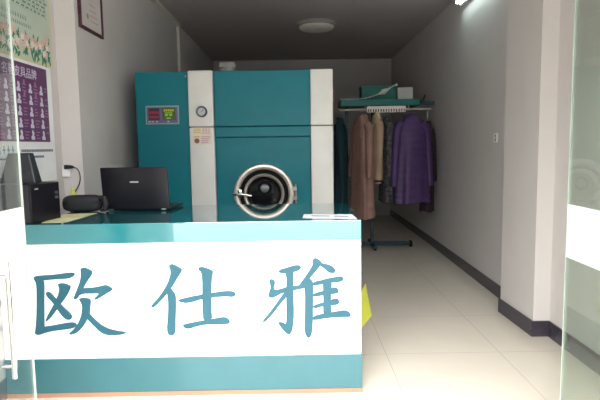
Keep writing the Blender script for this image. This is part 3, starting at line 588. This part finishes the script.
m = MB(); m.tube([(.62, RF, RZ), (1.85, RF, RZ)], .013, 12); m.build('rail', M['rail'], rk, True, True, label='pinkish white hanging rail')
for x in (.95, 1.03, 1.47, 1.55):
    m = MB(); m.tube([(x, RF, RZ+.012), (x, RF-.005, 2.016)], .008, 8); m.build('rail_bracket', M['rail'], rk, True, True)
# slotted white strip
m = MB(); n = 15; x0, x1 = .975, 1.50; zz0, zz1 = 1.905, 1.99; yy0, yy1 = RF-.06, RF-.035
m.box(x0, x1, yy0, yy1, zz0+.045, zz1, .002).box(x0, x1, yy0, yy1, zz0, zz0+.008)
for k in range(n+1):
    xx = x0+(x1-x0)*k/n; m.box(max(x0, xx-.009), min(x1, xx+.009), yy0, yy1, zz0+.008, zz0+.045)
m.build('slotted_strip', M['strip'], rk, True, label='white slotted strip below the shelf')
m = MB(); m.box(x0, x1, yy1+.001, yy1+.008, zz0, zz0+.05); m.build('slot_shade_sheet', M['gasket'], rk, True)  # black sheet added behind the slots, stands in for the shade inside them
for xx in (x0+.03, x1-.03):
    m = MB(); m.tube([(xx, yy1+.012, zz1-.02), (xx, RF-.005, RZ+.01)], .007, 8); m.build('strip_hook', M['rail'], rk, True)
# things on the rack shelf
gb = thing('carton', 'green flat carton on the rack shelf', 'box', (1.155, 7.45, 2.086))
m = MB(); m.box(-.24, .23, -.12, .14, 0, .185, .004); m.build('box_body', M['greenbox'], gb)
m = MB(); m.box(-.243, .233, -.123, .143, .15, .19, .003); m.build('lid', M['greenbox'], gb)
wb = thing('carton', 'small white carton at the right end of the rack shelf', 'box', (1.505, 7.40, 2.086))
m = MB(); m.box(-.10, .105, -.11, .12, 0, .155, .003); m.build('box_body', M['whitebox'], wb)
m = MB(); m.box(-.004, .006, -.1105, .1205, .1545, .1558).box(-.102, -.07, -.112, .122, .08, .157, .001); m.build('flap', M['greywhite'], wb)
m = MB(); P = [(.60, 7.262, 2.094), (.80, 7.275, 2.094), (.95, 7.29, 2.102), (1.06, 7.30, 2.13), (1.15, 7.305, 2.16), (1.24, 7.31, 2.20), (1.33, 7.305, 2.255), (1.40, 7.30, 2.285)]
P = smoothpts(P); N = len(P); RR = []
for i in range(N):
    u = i/(N-1); RR.append(.006+.034*math.exp(-((u-.68)/.09)**2)+.016*math.exp(-((u-.97)/.05)**2)+.003*math.sin(i*2.1))
m.tube(P, RR, 9); wr = m.build('plastic_film', M['wrap'], smooth=True, angle=70); tag(wr, 'crumpled translucent white plastic strip leaning across the green carton', 'plastic film'); origin_to(wr, (1.0, 7.29, 2.09))

# ------------------------------------------------------------------ coats
def make_coat(name, label, x, y, top, bottom, hw, dp, rz, m_, style, flare=1.1, quilt=0.0, hood=None, cuff=None, sl=.62, seed=0, hoodscale=1.0):
    rd = random.Random(seed)
    root = thing(name, label, 'coat', (x, y, bottom), rz, 'coats hanging on the rack')
    H = top-bottom; NS = 40; rings = []; nz = 64; ph = [rd.uniform(0, 6) for _ in range(4)]
    for i in range(nz+1):
        t = i/nz; z = H*(1-t)          # t from collar down
        d = t*H
        if d < .05: w = .3+.15*d/.05
        elif d < .2: w = .45+.43*((d-.05)/.15)**.75
        elif d < .5: w = .88+.08*(d-.2)/.3
        else: w = .96+(flare-.96)*(d-.5)/max(.1, H-.5)
        a = hw*w; b = dp*(.55+.45*min(1, d/.25))*(1+.12*t)
        q = 1+quilt*(abs(math.sin(PI*d/.085))-.5)
        ring = []
        for j in range(NS):
            th = 2*PI*j/NS
            f = 1+(.02+.07*t)*math.sin(5*th+ph[0])+(.05*t)*math.sin(9*th+ph[1]+2*t)
            cx_, sy_ = math.cos(th), math.sin(th)
            px = a*q*f*math.copysign(abs(cx_)**.75, cx_); py = b*q*f*math.copysign(abs(sy_)**.75, sy_)
            ring.append((px, py, z+.012*t*math.sin(3*th+ph[2])))
        rings.append(ring)
    mm = MB(); mm.loft(rings); mm.build('coat_body', m_, root, smooth=True, angle=70)
    if not hood:
        mm = MB(); mm.tube([(hw*.36*math.cos(a_), dp*.45*math.sin(a_), H-.012-.03*max(0, -math.sin(a_))) for a_ in [-PI/2+.12+(2*PI-.24)*k/24 for k in range(25)]], .02, 8); mm.build('collar', m_, root, smooth=True)
    for s in (-1, 1):
        P = smoothpts([(s*hw*.55, 0, H-.115), (s*hw*.86, -.008, H-.2), (s*hw*1.04, -.03, H-.2-sl*.45), (s*hw*1.14, -.045, H-.2-sl*.85), (s*hw*1.15, -.05, H-.2-sl)], 10)
        RR = [max(.045, .078-.030*k/(len(P)-1))*(hw/.25)**.4*(1+quilt*.8*(abs(math.sin(k*.75))-.5)) for k in range(len(P))]
        mm = MB(); mm.tube(P, RR, 14); sv = mm.build('sleeve', m_, root, smooth=True, angle=70)
        if cuff:
            mm = MB(); mm.tube([P[-7], P[-4]], [RR[-7]*1.06, RR[-4]*1.06], 14); mm.build('cuff_stripe', cuff, sv)
    if hood:
        rg = []
        for i in range(13):
            v = i/12; aa = -PI/2+PI*v
            rg.append([((hw*.42*hoodscale)*math.cos(aa)*math.cos(2*PI*j/24)*(1.0+.1*math.sin(3*2*PI*j/24)), .02+dp*.62*math.cos(aa)*math.sin(2*PI*j/24), H-.025+.06*hoodscale*math.sin(aa)) for j in range(24)])
        mm = MB(); mm.loft(rg); mm.tube([(hw*.36*math.cos(a_), -.01-dp*.55*abs(math.sin(a_))*.9, H-.085-.07*math.sin(a_*1)) for a_ in [PI*k/14 for k in range(15)]], .026*hoodscale, 8)
        mm.build('hood', hood, root, smooth=True, angle=80)
    # hanger for this coat
    hg = thing('coat_hanger', 'hanger on the rail holding the '+style, 'hanger', (x, y, top-.02), rz, 'coat hangers on the rail')
    mm = MB()
    c_, s_ = math.cos(-rz), math.sin(-rz); dx, dy = 0.0, RF-y
    lx, ly = dx*c_-dy*s_, dx*s_+dy*c_
    r_ = .022; hz = RZ-(top-.02)
    mm.tube(smoothpts([(0, 0, -.03), (lx*.3, ly*.3, .02), (lx, ly-.0, hz-.035)], 5), .0035, 6)
    mm.tube([(lx+0.0*k, ly+r_*math.sin(a_), hz-r_*math.cos(a_)+.0) for k, a_ in enumerate([(-.0)+PI*1.35*k/12 for k in range(13)])], .0035, 6)
    mm.build('hook', M['steel'], hg, smooth=True)
    mm = MB(); mm.tube([(-hw*.5, 0, -.10), (0, 0, -.035), (hw*.5, 0, -.10)], .006, 6); mm.build('hanger_bar', M['greywhite'], hg, smooth=True)
    return root
make_coat('long_coat', 'long dark teal coat at the left end of the rack, half behind the machine', .61, RF, 1.84, .52, .16, .075, 1.3, M['c_teal'], 'dark teal coat', 1.05, seed=1)
make_coat('down_coat', 'long dusty pink padded coat on the rack beside the beige jacket', .915, RF-.03, 1.85, .47, .165, .105, -1.0, M['c_pink'], 'pink padded coat', 1.12, .05, M['c_pink'], seed=2)
make_coat('hooded_jacket', 'beige jacket with pale fur hood and dark cuff stripe, right of the pink coat', 1.095, RF-.04, 1.87, 1.00, .15, .065, -1.25, M['c_beige'], 'beige jacket', .95, 0, M['c_fur'], M['c_dark'], .72, seed=3, hoodscale=1.1)
make_coat('speckled_coat', 'dark grey speckled coat hanging between the beige jacket and purple coat', 1.25, RF-.01, 1.84, .68, .17, .065, -1.35, M['c_pat'], 'speckled coat', 1.05, 0, None, seed=4)
make_coat('hooded_coat', 'purple padded hooded coat hanging open to view on the rack', 1.55, RF-.18, 1.85, .68, .215, .12, .1, M['c_purple'], 'purple coat', 1.08, .05, M['c_purple'], None, .74, seed=5, hoodscale=1.05)
make_coat('long_coat', 'dark maroon coat nearest the right wall, behind the purple coat', 1.812, RF+.02, 1.78, .54, .08, .10, .15, M['c_maroon'], 'maroon coat', 1.05, 0, None, seed=6)

# ------------------------------------------------------------------ light: overcast daylight through the open shopfront
w = bpy.data.worlds.new('overcast_sky'); SC.world = w; w.use_nodes = True
nt = w.node_tree; bg = nt.nodes['Background']
tc = nt.nodes.new('ShaderNodeTexCoord'); sp = nt.nodes.new('ShaderNodeSeparateXYZ'); nt.links.new(tc.outputs['Generated'], sp.inputs[0])
cr = nt.nodes.new('ShaderNodeValToRGB'); cr.color_ramp.elements[0].color = (.05, .051, .053, 1); cr.color_ramp.elements[0].position = .12; cr.color_ramp.elements[1].color = (.995, .99, .985, 1); cr.color_ramp.elements[1].position = .6
nt.links.new(sp.outputs[2], cr.inputs[0]); nt.links.new(cr.outputs[0], bg.inputs[0])
bg.inputs[1].default_value = 7.0
pl = bpy.data.lights.new('doorway_portal', 'AREA'); pl.shape = 'RECTANGLE'; pl.size = 2*OPX; pl.size_y = OPZ; pl.cycles.is_portal = True
po_ = bpy.data.objects.new('doorway_portal', pl); COL.objects.link(po_); po_.location = (0, FRONT-.1, OPZ/2); po_.rotation_euler = (PI/2, 0, 0)

# ------------------------------------------------------------------ camera
f, pitch, yaw, roll = 527.14, -.10254, .0067, -.01458
cy_, sy_ = math.cos(yaw), math.sin(yaw)
Fv = Vector((sy_*math.cos(pitch), cy_*math.cos(pitch), math.sin(pitch))); Rv = Vector((cy_, -sy_, 0)); Uv = Rv.cross(Fv)
R2 = math.cos(roll)*Rv+math.sin(roll)*Uv; U2 = -math.sin(roll)*Rv+math.cos(roll)*Uv
cam = bpy.data.cameras.new('camera'); co = bpy.data.objects.new('camera', cam); COL.objects.link(co)
mt = Matrix((R2, U2, -Fv)).transposed().to_4x4(); mt.translation = Vector((0, 0, 1.47)); co.matrix_world = mt
cam.sensor_fit = 'HORIZONTAL'; cam.sensor_width = 36; cam.lens = f*36/600; cam.clip_start = .05; cam.clip_end = 100
SC.camera = co
SC.view_settings.view_transform = 'Standard'; SC.view_settings.look = 'None'; SC.view_settings.gamma = 1
SC.view_settings.use_curve_mapping = False; SC.view_settings.exposure = 1.75
SC.cycles.use_denoising = True
SC.cycles.max_bounces = 12; SC.cycles.diffuse_bounces = 6; SC.cycles.transparent_max_bounces = 16
SC.cycles.sample_clamp_indirect = 8
